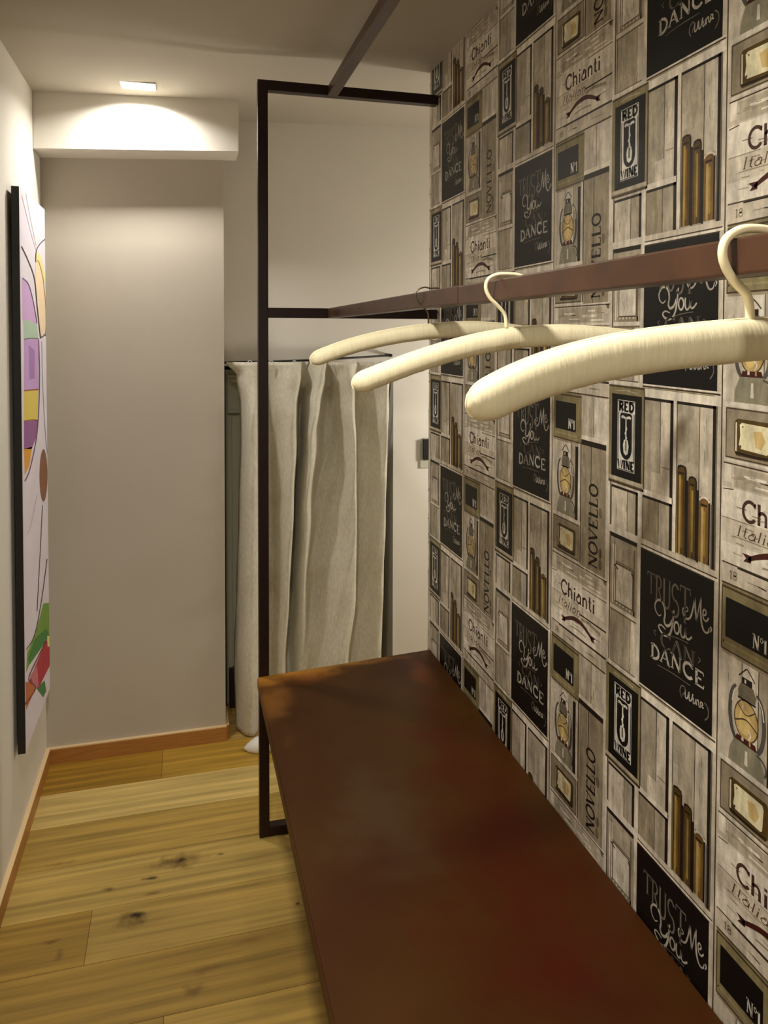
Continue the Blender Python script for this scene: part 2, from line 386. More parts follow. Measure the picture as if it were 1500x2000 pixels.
# RED WINE bill in its wooden frame
q(-.208, .004, .466, .812, 'olive', 5); q(-.206, .002, .467, .473, 'line', 6); q(-.206, .003, .803, .812, 'line', 6); q(-.205, .0, .787, .800, 'mid', 6)
rib([(-.16, .486), (-.1, .482), (-.04, .488)], .004, 'mid', 7); q(.0, .004, .47, .81, 'line', 6)
q(-.189, -.011, .497, .787, 'blk', 7); q(-.153, -.049, .516, .760, 'white', 8)
write('RED', -.146, .553, .030, .092, .010, 'blk', 9); write('WINE', -.150, .752, .028, .098, .010, 'blk', 9)
pg([(-.136, .566), (-.128, .560), (-.074, .560), (-.066, .566)] + arc(-.101, .680, .035, .040, 0, 180, 12), 'blk', 9)
rib([(-.150, .520), (-.052, .520)], .003, 'blk', 9); rib([(-.150, .757), (-.052, .757)], .003, 'blk', 9); rib([(-.148, .56), (-.148, .725)], .004, 'blk', 9); rib([(-.053, .56), (-.053, .725)], .004, 'blk', 9)
rib([(-.128, .578), (-.120, .573), (-.101, .578), (-.082, .573), (-.074, .578)], .009, 'white', 10, 3)
rib([(-.101, .578), (-.101, .662)], .007, 'white', 10); rib([(-.101, .60), (-.096, .615), (-.106, .63), (-.096, .645), (-.101, .655)], .006, 'white', 11)
pg([(-.112, .652), (-.090, .652), (-.084, .672), (-.088, .698), (-.101, .706), (-.114, .698), (-.118, .672)], 'white', 10); q(-.106, -.096, .662, .690, 'grey', 11)
# column B : chalkboard, boxes, bottles
q(-.008, .348, 0, .4518, 'blk', 4)
q(-.008, .366, .4518, .4575, 'pale', 3); q(-.008, .362, .4575, .463, 'line', 4); q(.0, .366, .463, .494, 'pale', 3); q(.0, .34, .464, .467, 'olive', 4)
planks(.003, .152, .495, .800, [0, .58, 1], ['mid', 'light']); q(.045, .09, .735, .8, 'light', 4); q(.095, .14, .71, .714, 'dusk', 4)
q(-.004, .156, .800, .819, 'pale', 6); planks(-.002, .152, .819, .966, [0, .56, 1], ['dusk', 'mid'])
q(.152, .155, .495, .966, 'line', 6); q(.155, .171, .470, .966, 'pale', 6)
planks(.171, .346, .494, .967, [0, .60, 1], ['mid', 'light']); q(.178, .20, .62, .67, 'light', 5)
q(-.008, .366, .967, .984, 'light', 6); q(-.006, .36, .984, .988, 'line', 7); q(-.008, .366, .988, .996, 'pale', 6); q(-.008, .35, .996, 1.0, 'line', 6)
q(.347, .352, .494, .967, 'grey', 6)
def bottle(s0, s1, t0, t1, c1, c2, c3, cap):
    pg([(s0, t1), (s0, t0 + .02), (s0 + .004, t0), (s1 - .004, t0), (s1, t0 + .02), (s1, t1)], c1, 6)
    w_ = s1 - s0
    q(s0 + w_ * .22, s0 + w_ * .42, t0 + .03, t1, c2, 7); q(s0 + w_ * .42, s0 + w_ * .6, t0 + .04, t1 - .02, c3, 7); q(s0 + w_ * .85, s1, t0 + .01, t1, 'edge', 7)
    rib(arc((s0 + s1) / 2, t0 + .012, w_ * .42, .012, 180, 360, 8), .006, cap, 8); q(s0 + w_ * .15, s0 + w_ * .75, t0 + .02, t0 + .026, 'edge', 8)
bottle(.176, .221, .690, .962, 'brown', 'tan', (128, 92, 40), 'edge'); bottle(.229, .268, .716, .962, 'brown', (118, 92, 50), 'tan', 'edge')
bottle(.278, .327, .766, .960, (120, 88, 44), (182, 158, 104), 'tan', 'pale'); q(.268, .277, .75, .965, 'edge', 6); q(.221, .229, .73, .965, 'edge', 6); q(.329, .336, .78, .965, 'grey', 6)
wr_ = random.Random(11)
def weather(s0, s1, t0, t1, n, horiz=False, L=5):
    for _ in range(n):
        a, b = wr_.uniform(s0 + .01, s1 - .02), wr_.uniform(t0 + .02, t1 - .02)
        l = wr_.uniform(.015, .05); w2 = wr_.uniform(.0012, .003)
        c_ = wr_.choice(['dusk', 'light', 'dusk', 'mid', (176, 162, 136)])
        if horiz: pg([(a, b), (min(a + l, s1 - .004), b + w2 * .3), (min(a + l * .9, s1 - .004), b + w2 * 1.6), (a + l * .1, b + w2 * 1.3)], c_, L)
        else: pg([(a, b), (a + w2, b + l * .1), (a + w2 * 1.2, min(b + l, t1 - .004)), (a + w2 * .2, min(b + l * .8, t1 - .004))], c_, L)
weather(.01, .14, .51, .79, 22); weather(.18, .33, .51, .68, 18); weather(.01, .14, .83, .96, 10); weather(-.18, -.04, .83, .96, 10)
weather(-.175, -.04, .28, .44, 14); weather(-.145, -.06, .11, .21, 12); weather(.39, .55, .19, .47, 14); weather(.61, .77, 0, .13, 14); weather(.61, .66, .2, .63, 12); weather(.73, .77, .2, .63, 8)
weather(.39, .78, .652, .71, 14, True, 6); weather(.39, .78, .73, .92, 26, True, 5); weather(.39, .78, .935, .98, 12, True, 5)
# chalk lettering
def cap(ch, s, t, hgt, wd, pen, c='chalk', slant=.0): write(ch, s, t, hgt, wd, pen, c, 7, slant)
cap('T', .030, .132, .066, .046, .0060, 'chalkd'); cap('R', .072, .143, .078, .042, .0060, 'chalkd'); cap('U', .112, .153, .090, .044, .0065, 'chalkd')
cap('S', .154, .164, .100, .042, .0065, 'chalkd'); cap('T', .196, .166, .108, .054, .0065, 'chalkd')
rib([(.222, .118), (.212, .128), (.216, .144), (.232, .150), (.247, .140), (.256, .118), (.263, .090), (.266, .074)], [.004, .006, .006, .005], 'chalk', 7, 5)
rib(arc(.228, .121, .008, .007, 0, 360, 10), .0035, 'chalk', 7)
rib([(.266, .074), (.270, .110), (.276, .140)], .0075, 'chalk', 7, 4); rib([(.276, .140), (.284, .100), (.294, .062)], .004, 'chalk', 7, 4)
rib([(.294, .062), (.293, .105), (.298, .140), (.310, .158), (.325, .156), (.331, .140)], [.005, .008, .006, .003], 'chalk', 7, 5)
rib([(.303, .112), (.314, .108), (.316, .097), (.308, .094), (.303, .105), (.306, .122), (.318, .125), (.328, .112)], .005, 'chalk', 7, 4)
rib([(.336, .134), (.340, .142), (.334, .152)], [.006, .006, .002], 'chalk', 7, 3)
# You
rib([(.108, .182), (.094, .190), (.078, .180), (.074, .160), (.088, .142), (.108, .140), (.122, .154), (.126, .176), (.122, .196), (.132, .208), (.150, .200), (.162, .180)],
    [.003, .005, .007, .0085, .007, .0085, .008], 'chalk', 7, 6)
rib([(.170, .146), (.166, .178), (.160, .208), (.148, .232), (.126, .242), (.104, .236), (.094, .224), (.108, .216), (.130, .222)], [.006, .008, .008, .006, .004], 'chalk', 7, 6)
rib(arc(.184, .196, .012, .018, 0, 360, 14), .0065, 'chalk', 7)
rib([(.204, .178), (.203, .200), (.210, .214), (.222, .208), (.228, .180)], .0065, 'chalk', 7, 4); rib([(.228, .180), (.228, .206), (.240, .210), (.256, .196)], .006, 'chalk', 7, 4)
rib([(.15, .234), (.19, .226), (.24, .222)], .0025, 'chalkd', 7, 4)
# CAN (outline letters)
for dx in (0, .006):
    write('CAN', .100 + dx, .282, .046, .170, .0032, 'chalkd', 7)
rib([(.08, .262), (.07, .25), (.08, .245)], .003, 'chalkd', 7, 4); rib([(.285, .262), (.295, .25), (.285, .245)], .003, 'chalkd', 7, 4)
# DANCE, bold, arched a little
for i, (ch, s0, wd, tt) in enumerate([('D', .052, .052, .338), ('A', .102, .052, .332), ('N', .156, .056, .328), ('C', .214, .050, .326), ('E', .266, .050, .328)]):
    write(ch, s0, tt, .044, wd, .0088, 'chalk', 7)
rib([(.09, .352), (.16, .346), (.25, .346)], .0025, 'chalkd', 7, 4)
# (Wine)
rib([(.212, .400), (.204, .385), (.210, .366), (.224, .362), (.226, .376), (.216, .392)], .004, 'chalkd', 7, 5)
rib([(.228, .366), (.230, .392), (.240, .388), (.246, .368), (.248, .392), (.258, .386), (.264, .366)], .005, 'chalk', 7, 4)
rib([(.266, .376), (.266, .392), (.274, .388), (.278, .374), (.280, .392)], .0045, 'chalk', 7, 3); rib([(.280, .378), (.288, .373), (.292, .390), (.300, .386), (.308, .376), (.300, .372), (.298, .384), (.312, .386)], .004, 'chalk', 7, 3)
rib([(.316, .366), (.330, .378), (.332, .400), (.318, .418)], .004, 'chalkd', 7, 5)

# column C/D
# N°1 board
q(.380, .603, -.008, .176, 'olive', 4); q(.382, .600, -.006, .0, 'line', 5); q(.380, .384, .0, .176, 'line', 5); q(.387, .392, .0, .17, (150, 138, 90), 5); q(.382, .6, .150, .156, (158, 146, 104), 5)
q(.384, .603, .171, .176, 'line', 5); q(.575, .58, .0, .16, (150, 138, 90), 5)
q(.397, .560, .025, .137, 'blk', 6); write('N', .500, .127, .038, .026, .006, 'white', 7); write('o', .527, .118, .030, .012, .003, 'white', 7); write('1', .539, .127, .036, .016, .006, 'white', 7)
# lantern picture
planks(.384, .560, .176, .476, [0, .45, .8, 1], ['light', 'pale', 'mid'], sh=False)
q(.384, .580, .176, .184, 'dusk', 4); q(.558, .580, .19, .476, 'edge', 5); q(.580, .597, .176, .49, 'pale', 6); q(.597, .603, .176, .64, 'line', 5)
rib([(.442, .255), (.430, .270), (.422, .300), (.420, .340), (.428, .380), (.442, .404)], [.008, .013, .014, .012], 'steel', 6, 5)
rib([(.520, .250), (.536, .270), (.544, .300), (.546, .345), (.538, .385), (.522, .408)], [.008, .013, .014, .012], 'steel', 6, 5)
rib([(.447, .26), (.435, .275), (.428, .305)], .004, 'pale', 7, 4); rib([(.526, .26), (.539, .28), (.545, .31)], .004, 'pale', 7, 4)
rib([(.452, .224), (.47, .206), (.482, .196), (.496, .206), (.512, .222)], .004, 'line', 6, 4)
q(.464, .502, .222, .240, 'edge', 7); q(.474, .480, .226, .236, 'pale', 8); pg([(.450, .262), (.460, .240), (.506, .240), (.516, .262), (.514, .280), (.452, .280)], 'grey', 6)
for i in range(4): rib([(.462 + i * .013, .244), (.462 + i * .013, .262)], .0025, 'deep', 7)
rib([(.450, .283), (.516, .283)], .005, 'edge', 8)
pg(arc(.482, .338, .044, .055, 0, 360, 24), 'amber', 6); pg(arc(.476, .345, .022, .034, 0, 360, 16), (214, 188, 120), 7)
rib(arc(.482, .338, .044, .055, 0, 360, 24), .0035, 'brown', 8)
rib([(.448, .300), (.482, .322), (.516, .300)], .003, 'line', 9, 4); rib([(.440, .352), (.482, .335), (.524, .352)], .004, 'line', 9, 4)
rib([(.462, .29), (.47, .30), (.465, .315)], .003, 'pale', 9, 3); rib([(.49, .36), (.5, .37), (.492, .385)], .004, 'pale', 9, 3)
pg([(.448, .388), (.516, .388), (.522, .404), (.442, .404)], 'red', 9); q(.466, .474, .388, .398, 'pale', 10); q(.494, .50, .388, .4, 'amber', 10)
pg([(.438, .404), (.526, .404), (.548, .440), (.550, .474), (.416, .474), (.420, .440)], (140, 134, 112), 7); pg([(.48, .42), (.488, .42), (.49, .46), (.478, .46)], 'pale', 8)
rib([(.522, .410), (.545, .418), (.556, .436), (.552, .455)], .006, 'steel', 8, 4)
q(.380, .600, .476, .490, 'pale', 7)
# label holder
q(.386, .590, .492, .634, 'dusk', 5); rib([(.388, .494), (.588, .494), (.588, .630), (.388, .630), (.388, .494)], .004, 'line', 6); 
pg([(.420, .530), (.432, .520), (.560, .520), (.566, .530), (.566, .612), (.556, .622), (.428, .622), (.420, .610)], 'brown', 6); q(.424, .43, .53, .61, 'pale', 7)
pg([(.440, .536), (.448, .530), (.545, .532), (.550, .542), (.546, .600), (.540, .606), (.446, .602), (.438, .590), (.443, .565)], 'tag_', 7)
pg([(.49, .55), (.52, .545), (.535, .57), (.52, .595), (.5, .59)], (206, 178, 118), 8); q(.442, .447, .592, .598, 'edge', 8); q(.45, .454, .538, .543, 'edge', 8)
rib([(.425, .614), (.5, .617), (.56, .614)], .006, 'edge', 8, 3)
# tall boards with the rotated name
planks(.603, .776, -.01, .140, [0, .5, 1], ['light', 'pale'], sh=False); q(.603, .78, .140, .156, 'pale', 5); q(.603, .776, .156, .176, 'edge', 5)
planks(.603, .776, .172, .640, [0, .40, 1], ['dusk', 'dusk'], sh=False); q(.672, .676, .176, .32, 'edge', 5); q(.668, .671, .176, .31, 'light', 5); q(.606, .612, .18, .64, 'mid', 4)
for tt in (.41, .56, .60): pg(arc(.742, tt, .012, .02, 0, 360, 10), 'deep', 5)
write('NOVELLO', .722, .626, .058, .315, .0085, 'edge', 6, rot=True)
q(.600, .79, .640, .646, 'pale', 6); q(.380, .603, .634, .642, 'pale', 6); q(.380, .79, .646, .650, 'line', 5)
# Chianti crate
for (a, b, c) in [(.646, .715, 'light'), (.715, .800, 'pale'), (.800, .870, 'light'), (.870, .928, 'pale'), (.928, .984, 'light')]: q(.376, .788, a, b, c, 3)
q(.384, .41, .65, .70, 'pale', 4); q(.42, .74, .655, .71, 'mid', 4); pg([(.76, .645), (.785, .645), (.785, .665), (.772, .662)], 'deep', 5)
for (a, b, s0, s1) in [(.672, .680, .46, .54), (.682, .692, .60, .70), (.665, .672, .64, .69), (.695, .70, .5, .58), (.70, .707, .66, .75)]: q(s0, s1, a, b, 'pale', 5)
rib([(.38, .722), (.42, .718)], .003, 'line', 5); q(.62, .79, .722, .727, 'dusk', 4); q(.60, .788, .830, .836, 'edge', 5); q(.38, .50, .800, .803, 'dusk', 5)
write('Chianti', .452, .794, .054, .262, .0088, (76, 52, 44), 6)
write('Italian', .430, .842, .030, .18, .0040, (110, 86, 68), 6, slant=.3); q(.42, .60, .846, .849, 'dusk', 5)
rib([(.61, .85), (.66, .845), (.75, .856)], .012, 'dusk', 5, 3)
rib([(.480, .897), (.505, .884), (.550, .868), (.588, .864), (.626, .868), (.670, .884), (.696, .897)], [.010, .015, .018, .015, .010], 'red', 7, 5)
pg([(.458, .884), (.492, .884), (.490, .904), (.462, .906), (.472, .895)], 'red', 7); pg([(.718, .884), (.684, .884), (.686, .904), (.714, .906), (.704, .895)], 'red', 7)
rib([(.53, .905), (.59, .900), (.65, .905)], .005, 'dusk', 6, 3)
q(.380, .788, .926, .930, 'line', 5); q(.44, .788, .930, .934, 'edge', 5)
write('18', .410, .968, .022, .030, .005, 'dusk', 6)
rib([(.38, .986), (.5, .984), (.788, .984)], .005, 'line', 7)
q(.384, .6, .986, .992, 'olive', 6)

TILE = .53; OY, OZ, DD, HH = 1.1416, ZC - .0851, -.03293, .4518
bm = bmesh.new(); cl = bm.loops.layers.float_color.new('col')
def srgbc(c): return lin(c)
colcache = {}
jit = random.Random(3)
tile_cols = []
for (L, pts, col) in POLY:
    base = srgbc(col)
    if max(col) > 100:
        f_ = jit.uniform(.9, 1.08); base = tuple(v * f_ for v in base[:3]) + (1,)
    tile_cols.append(base)
YN = -1.65
for n in range(-5, 4):
    for k in range(-2, 6):
        def yy(s): return OY + (n - s) * TILE
        def zz(t): return OZ - (t - HH - (n % 2) * .5 - n * DD + k - 1) * TILE
        if zz(0) < -0.05 or zz(1) > 2.5: continue
        for (L, pts, col), cc in zip(POLY, tile_cols):
            x = XW - 0.0001 - L * .00006
            if n >= 3 and max(yy(p[0]) for p in pts) < -9: continue
            f = bm.faces.new([bm.verts.new((x, yy(a), zz(b))) for a, b in pts])
            for l in f.loops: l[cl] = cc
# trim the sheets to the wall
def cut(co, no):
    geom = bm.verts[:] + bm.edges[:] + bm.faces[:]
    bmesh.ops.bisect_plane(bm, geom=geom, plane_co=co, plane_no=no, clear_outer=True)
cut((0, YE - .0005, 0), (0, 1, 0)); cut((0, YB + .001, 0), (0, -1, 0)); cut((0, 0, zc(XW) - .001), (0, 0, 1)); cut((0, 0, .002), (0, 0, -1))
for f in bm.faces:
    f.normal_update()
    if f.normal.x > 0: f.normal_flip()
M_paper = mat('printed_wallpaper', (170, 160, 140), 0.42, spec=0.32)
set_col_attr(M_paper, grain=0.34, stretch=(1, 46, 9), scale=1.3, lo=.3, hi=.7)
def blotch(m, scale, amt, stretch):
    nt_ = m.node_tree; b_ = nt_.nodes['Principled BSDF']; src = b_.inputs['Base Color'].links[0].from_socket
    tc = nt_.nodes.new('ShaderNodeTexCoord'); mp = nt_.nodes.new('ShaderNodeMapping'); mp.inputs['Scale'].default_value = stretch
    n_ = nt_.nodes.new('ShaderNodeTexNoise'); n_.inputs['Scale'].default_value = scale; n_.inputs['Detail'].default_value = 7; n_.inputs['Roughness'].default_value = .7
    mr = nt_.nodes.new('ShaderNodeMapRange'); mr.inputs['From Min'].default_value = .35; mr.inputs['From Max'].default_value = .65
    mr.inputs['To Min'].default_value = 1 - amt; mr.inputs['To Max'].default_value = 1 + amt * .5
    mx = nt_.nodes.new('ShaderNodeVectorMath'); mx.operation = 'SCALE'
    nt_.links.new(tc.outputs['Object'], mp.inputs[0]); nt_.links.new(mp.outputs[0], n_.inputs['Vector']); nt_.links.new(n_.outputs[0], mr.inputs[0])
    nt_.links.new(src, mx.inputs[0]); nt_.links.new(mr.outputs[0], mx.inputs['Scale']); nt_.links.new(mx.outputs[0], b_.inputs['Base Color'])
blotch(M_paper, 26, .22, (1, 1, 1)); blotch(M_paper, 110, .14, (1, 1, .5))
me = bpy.data.meshes.new('wallpaper'); bm.to_mesh(me); bm.free()
wb = bmesh.new(); box(wb, XW, XW + .12, YB, YE, -.02, zc(XW) + .004)
wall = struct('wall_right', wb, M_wall)
wp = bpy.data.objects.new('wallpaper', me); C.objects.link(wp); me.materials.append(M_paper); wp.parent = wall
wp['label'] = 'vintage crate and chalkboard print wallpaper in grey, cream and black'

# ------------------------------------------------------------------ recessed downlight by the beam, then added lamps out of view
t_ = thing('ceiling_light', 'glowing square recessed downlight in the ceiling in front of the beam', 'ceiling light', (LX, LY, zc(LX)))
bm = bmesh.new()
fw = .006; e = .0006
for (a, b, c, d) in [(lx0 + e, lx1 - e, ly0 + e, ly0 + fw), (lx0 + e, lx1 - e, ly1 - fw, ly1 - e), (lx0 + e, lx0 + fw, ly0 + fw, ly1 - fw), (lx1 - fw, lx1 - e, ly0 + fw, ly1 - fw)]:
    box(bm, a, b, c, d, zc(LX) - .002, zc(LX) + .03)
link('frame', bm, M_white, t_)
bm = bmesh.new(); box(bm, lx0 + fw, lx1 - fw, ly0 + fw, ly1 - fw, zc(LX) - .0012, zc(LX) + .012); link('diffuser', bm, M_glow, t_)
area('downlight_far', (LX, LY, zc(LX) - .002), .095, DOWN_FAR, spread=150, sy=.06, col=(1.0, .965, .90))
area('added_fill_near', (-0.05, 0.60, zc(-.05) - .016), .10, FILL_NEAR, spread=150)  # added fill out of view, brightens the paper and hangers
area('added_fill_back', (0.45, -0.7, zc(.45) - .016), .10, NEAR2, spread=170)  # added fill behind the viewer, lifts surfaces that face the camera
wl = thing('added_side_lamp', 'unseen globe lamp added round the corner of the papered wall for side light', 'wall lamp', (1.55, 2.5, ZC - .30))
bm = bmesh.new(); bmesh.ops.create_uvsphere(bm, u_segments=24, v_segments=16, radius=.07, matrix=Matrix.Translation((1.55, 2.5, ZC - .30)))
link('globe', bm, mat('lamp_globe', (250, 246, 236), .3, emit=WARM, estr=SIDE / (math.pi * 4 * math.pi * .07 ** 2)), wl, smooth=True)  # added unseen globe, lights the far wall and rakes the curtain
bm = bmesh.new(); tube(bm, [(1.55, 2.57, ZC - .30), (1.55, 2.75, ZC - .30), (1.55, YF - .001, ZC - .30)], .012, 12); link('arm', bm, M_steel, wl, smooth=True)
bm = bmesh.new(); tube(bm, [(1.55, YF - .02, ZC - .30), (1.55, YF - .0005, ZC - .30)], .05, 24); link('wall_plate', bm, M_steel, wl)
for nm, lx, ly, gp in [('ceiling_light', -0.05, 0.60, .0), ('ceiling_light', 0.45, -0.7, .0)]:  # bodies for the two added ceiling fills, both out of view
    tt = thing('ceiling_light', 'unseen square fill light added to the ceiling %s' % ('over the rack' if ly > 0 else 'behind the viewer'), 'ceiling light', (lx, ly, zc(lx)))
    b2 = bmesh.new(); box(b2, lx - .06, lx + .06, ly - .06, ly + .06, zc(lx) - .009, zc(lx) + .004, .002); link('housing', b2, M_white, tt)
    b2 = bmesh.new(); box(b2, lx - .05, lx + .05, ly - .05, ly + .05, zc(lx) - .0108, zc(lx) - .0092); link('diffuser', b2, M_glow, tt)

# ------------------------------------------------------------------ clothes rack with shelf
RY = 2.239; TB = .030
rack = thing('clothes_rack', 'dark brown square tube steel clothes rack with low rusty shelf, fixed along the papered wall', 'clothes rack', (.233, RY, 0))
def bar(name, m, *a, bev=.0022, label=None):
    b_ = bmesh.new(); box(b_, *a, bev); o_ = link(name, b_, m, rack)
    if label: o_['label'] = label
    return o_
NY = -.35
bar('post', M_steel, .218, .248, RY, RY + TB, 0, ZC + .750)
bar('post', M_steel, .218, .248, NY, NY + TB, 0, ZC + .750)
for y in (RY, NY):
    bar('crossbar', M_steel, .248, XW - .0015, y, y + TB, ZC + .720, ZC + .750)
    bar('crossbar', M_steel, .248, XW - .0015, y, y + TB, ZC + .049, ZC + .079)
    bar('foot_bar', M_steel, .248, XW - .0015, y, y + TB, 0, .030)
bar('top_rail', M_rail, .427, .457, NY + TB, RY, ZC + .717, ZC + .747, label='brown square tube running overhead towards the viewer')
hr = bar('hanging_rail', M_rail, .427, .457, NY + TB, 1.128, ZC + .048, ZC + .078, label='reddish brown square hanging rail with the hangers')
bar('hanging_rail', M_rail, .427, .457, 1.129, RY, ZC + .049, ZC + .079, label='far length of the brown hanging rail behind the weld seam')
b_ = bmesh.new()
pts = [(.212, NY), (XW - .0015, NY), (XW - .0015, 2.296), (.2495, 2.243), (.2495, RY - .0005), (.212, RY - .0005)]
fs = prism(b_, pts, ZC - 1.062, ZC - 1.030)
bmesh.ops.bevel(b_, geom=[e_ for e_ in b_.edges], offset=.003, segments=3, affect='EDGES')
sh = link('shelf', b_, M_shelf, rack); sh['label'] = 'rusty reddish brown steel plate shelf'

# worn, brighter rust along the far edge and corner; redder rust further in
ntS = M_shelf.node_tree; tS = ntS.nodes.new('ShaderNodeTexCoord'); bS = ntS.nodes['Principled BSDF']
oS = bS.inputs['Base Color'].links[0].from_socket
RX, RYY = rack.location.x, rack.location.y
for k in [(.30, 2.235, .20, .05, (176, 120, 44), .75), (.24, 2.10, .05, .20, (140, 92, 36), .6), (.50, 2.262, .22, .025, (160, 112, 44), .6), (.33, 2.20, .10, .05, (130, 74, 24), .5),
          (.66, 1.75, .14, .30, (76, 16, 3), .6), (.60, 1.25, .20, .40, (72, 14, 2), .6), (.40, 1.55, .12, .25, (80, 62, 40), .5), (.70, 2.15, .05, .12, (120, 60, 16), .5)]:
    oS = spot(*k, oS, ntS, tS, 9)
ntS.links.new(oS, bS.inputs['Base Color'])

# ------------------------------------------------------------------ padded hangers
def build_hanger(label, Y, xl, xr, zt, hh, hook, wire_m, wire_r, hookname):
    """xl,xr ends; zt(x) top edge height; hh(x) half height"""
    t = thing('padded_hanger', label, 'clothes hanger', (.442, Y, ZC), 'padded hangers on the hanging rail')
    bm = bmesh.new(); N = 84; S = 28; rings = []; topl = []; lows = []
    xs = [xl + (xr - xl) * i / 400 for i in range(401)]; cen = [(x, zt(x) - hh(x)) for x in xs]
    acc = [0]
    for i in range(400): acc.append(acc[-1] + math.hypot(cen[i + 1][0] - cen[i][0], cen[i + 1][1] - cen[i][1]))
    TOT = acc[-1]; RND = .020
    for i in range(N + 1):
        d0 = (1 - math.cos(math.pi * i / N)) / 2 * TOT
        k0 = min(max(j for j in range(401) if acc[j] <= d0 + 1e-9), 399)
        f_ = (d0 - acc[k0]) / (acc[k0 + 1] - acc[k0]); cx = cen[k0][0] + f_ * (cen[k0 + 1][0] - cen[k0][0]); cz_ = cen[k0][1] + f_ * (cen[k0 + 1][1] - cen[k0][1])
        a_, b_2 = cen[max(k0 - 12, 0)], cen[min(k0 + 12, 400)]; tl_ = math.hypot(b_2[0] - a_[0], b_2[1] - a_[1]); tx, tz = (b_2[0] - a_[0]) / tl_, (b_2[1] - a_[1]) / tl_
        e_ = min(1, min(d0, TOT - d0) / RND); k = max(math.sqrt(max(0.0, 1 - (1 - e_) ** 2)), .02)
        h = hh(cx) * tx * k; wd = .0145 * k
        wr = .0005 * math.sin(d0 * 900 + 3 * math.sin(d0 * 130)) + .0004 * math.sin(d0 * 2100)
        ring = []
        for j in range(S):
            a = 2 * math.pi * j / S; ca, sa = math.cos(a), math.sin(a)
            pw = abs(ca) ** .8 * (1 if ca > 0 else -1) * (wd + wr * k); ph = abs(sa) ** .9 * (1 if sa > 0 else -1) * (h + wr * .3 * k)
            ring.append(bm.verts.new((cx - tz * ph, Y + pw, cz_ + tx * ph)))
        rings.append(ring); topl.append((cx - tz * (h - .0004), Y, cz_ + tx * h)); lows.append((cx + tz * h * .9, Y - wd * .45, cz_ - tx * h * .9))
    for i in range(N):
        for j in range(S): bm.faces.new((rings[i][j], rings[i][(j + 1) % S], rings[i + 1][(j + 1) % S], rings[i + 1][j]))
    bm.faces.new(rings[0][::-1]); bm.faces.new(rings[-1])
    link('padding', bm, M_satin, t, smooth=True)
    # piping: follows the upper seam and turns down round both ends
    bm = bmesh.new()
    endl = [lows[i] for i in (3, 2, 1)]; endr = [lows[N - i] for i in (1, 2, 3)]
    tube(bm, endl + topl[1:-1] + endr, .0012, 8); link('piping', bm, M_pipe, t, smooth=True)['label'] = 'pale piping along the upper edge'
    bm = bmesh.new(); tube(bm, [(a, Y, b) for a, b in cr(hook, 7)], wire_r, 12); hk = link('hook', bm, wire_m, t, smooth=True)
    hk['label'] = hookname
    return t


def fit(top, low, Y):
    T = sorted([(onY(x, y, Y).x, onY(x, y, Y).z) for x, y in top]); B = sorted([(onY(x, y, Y).x, onY(x, y, Y).z) for x, y in low])
    def itp(L, x):
        if x <= L[0][0]: return L[0][1]
        if x >= L[-1][0]: return L[-1][1]
        i = max(j for j in range(len(L) - 1) if L[j][0] <= x); a, b = L[i], L[i + 1]
        return a[1] + (b[1] - a[1]) * (x - a[0]) / (b[0] - a[0])
    return T, B, itp


def poly_fit(P, deg):
    import numpy as np
    c = np.polyfit([p[0] for p in P], [p[1] for p in P], deg); return lambda x: float(np.polyval(c, x))


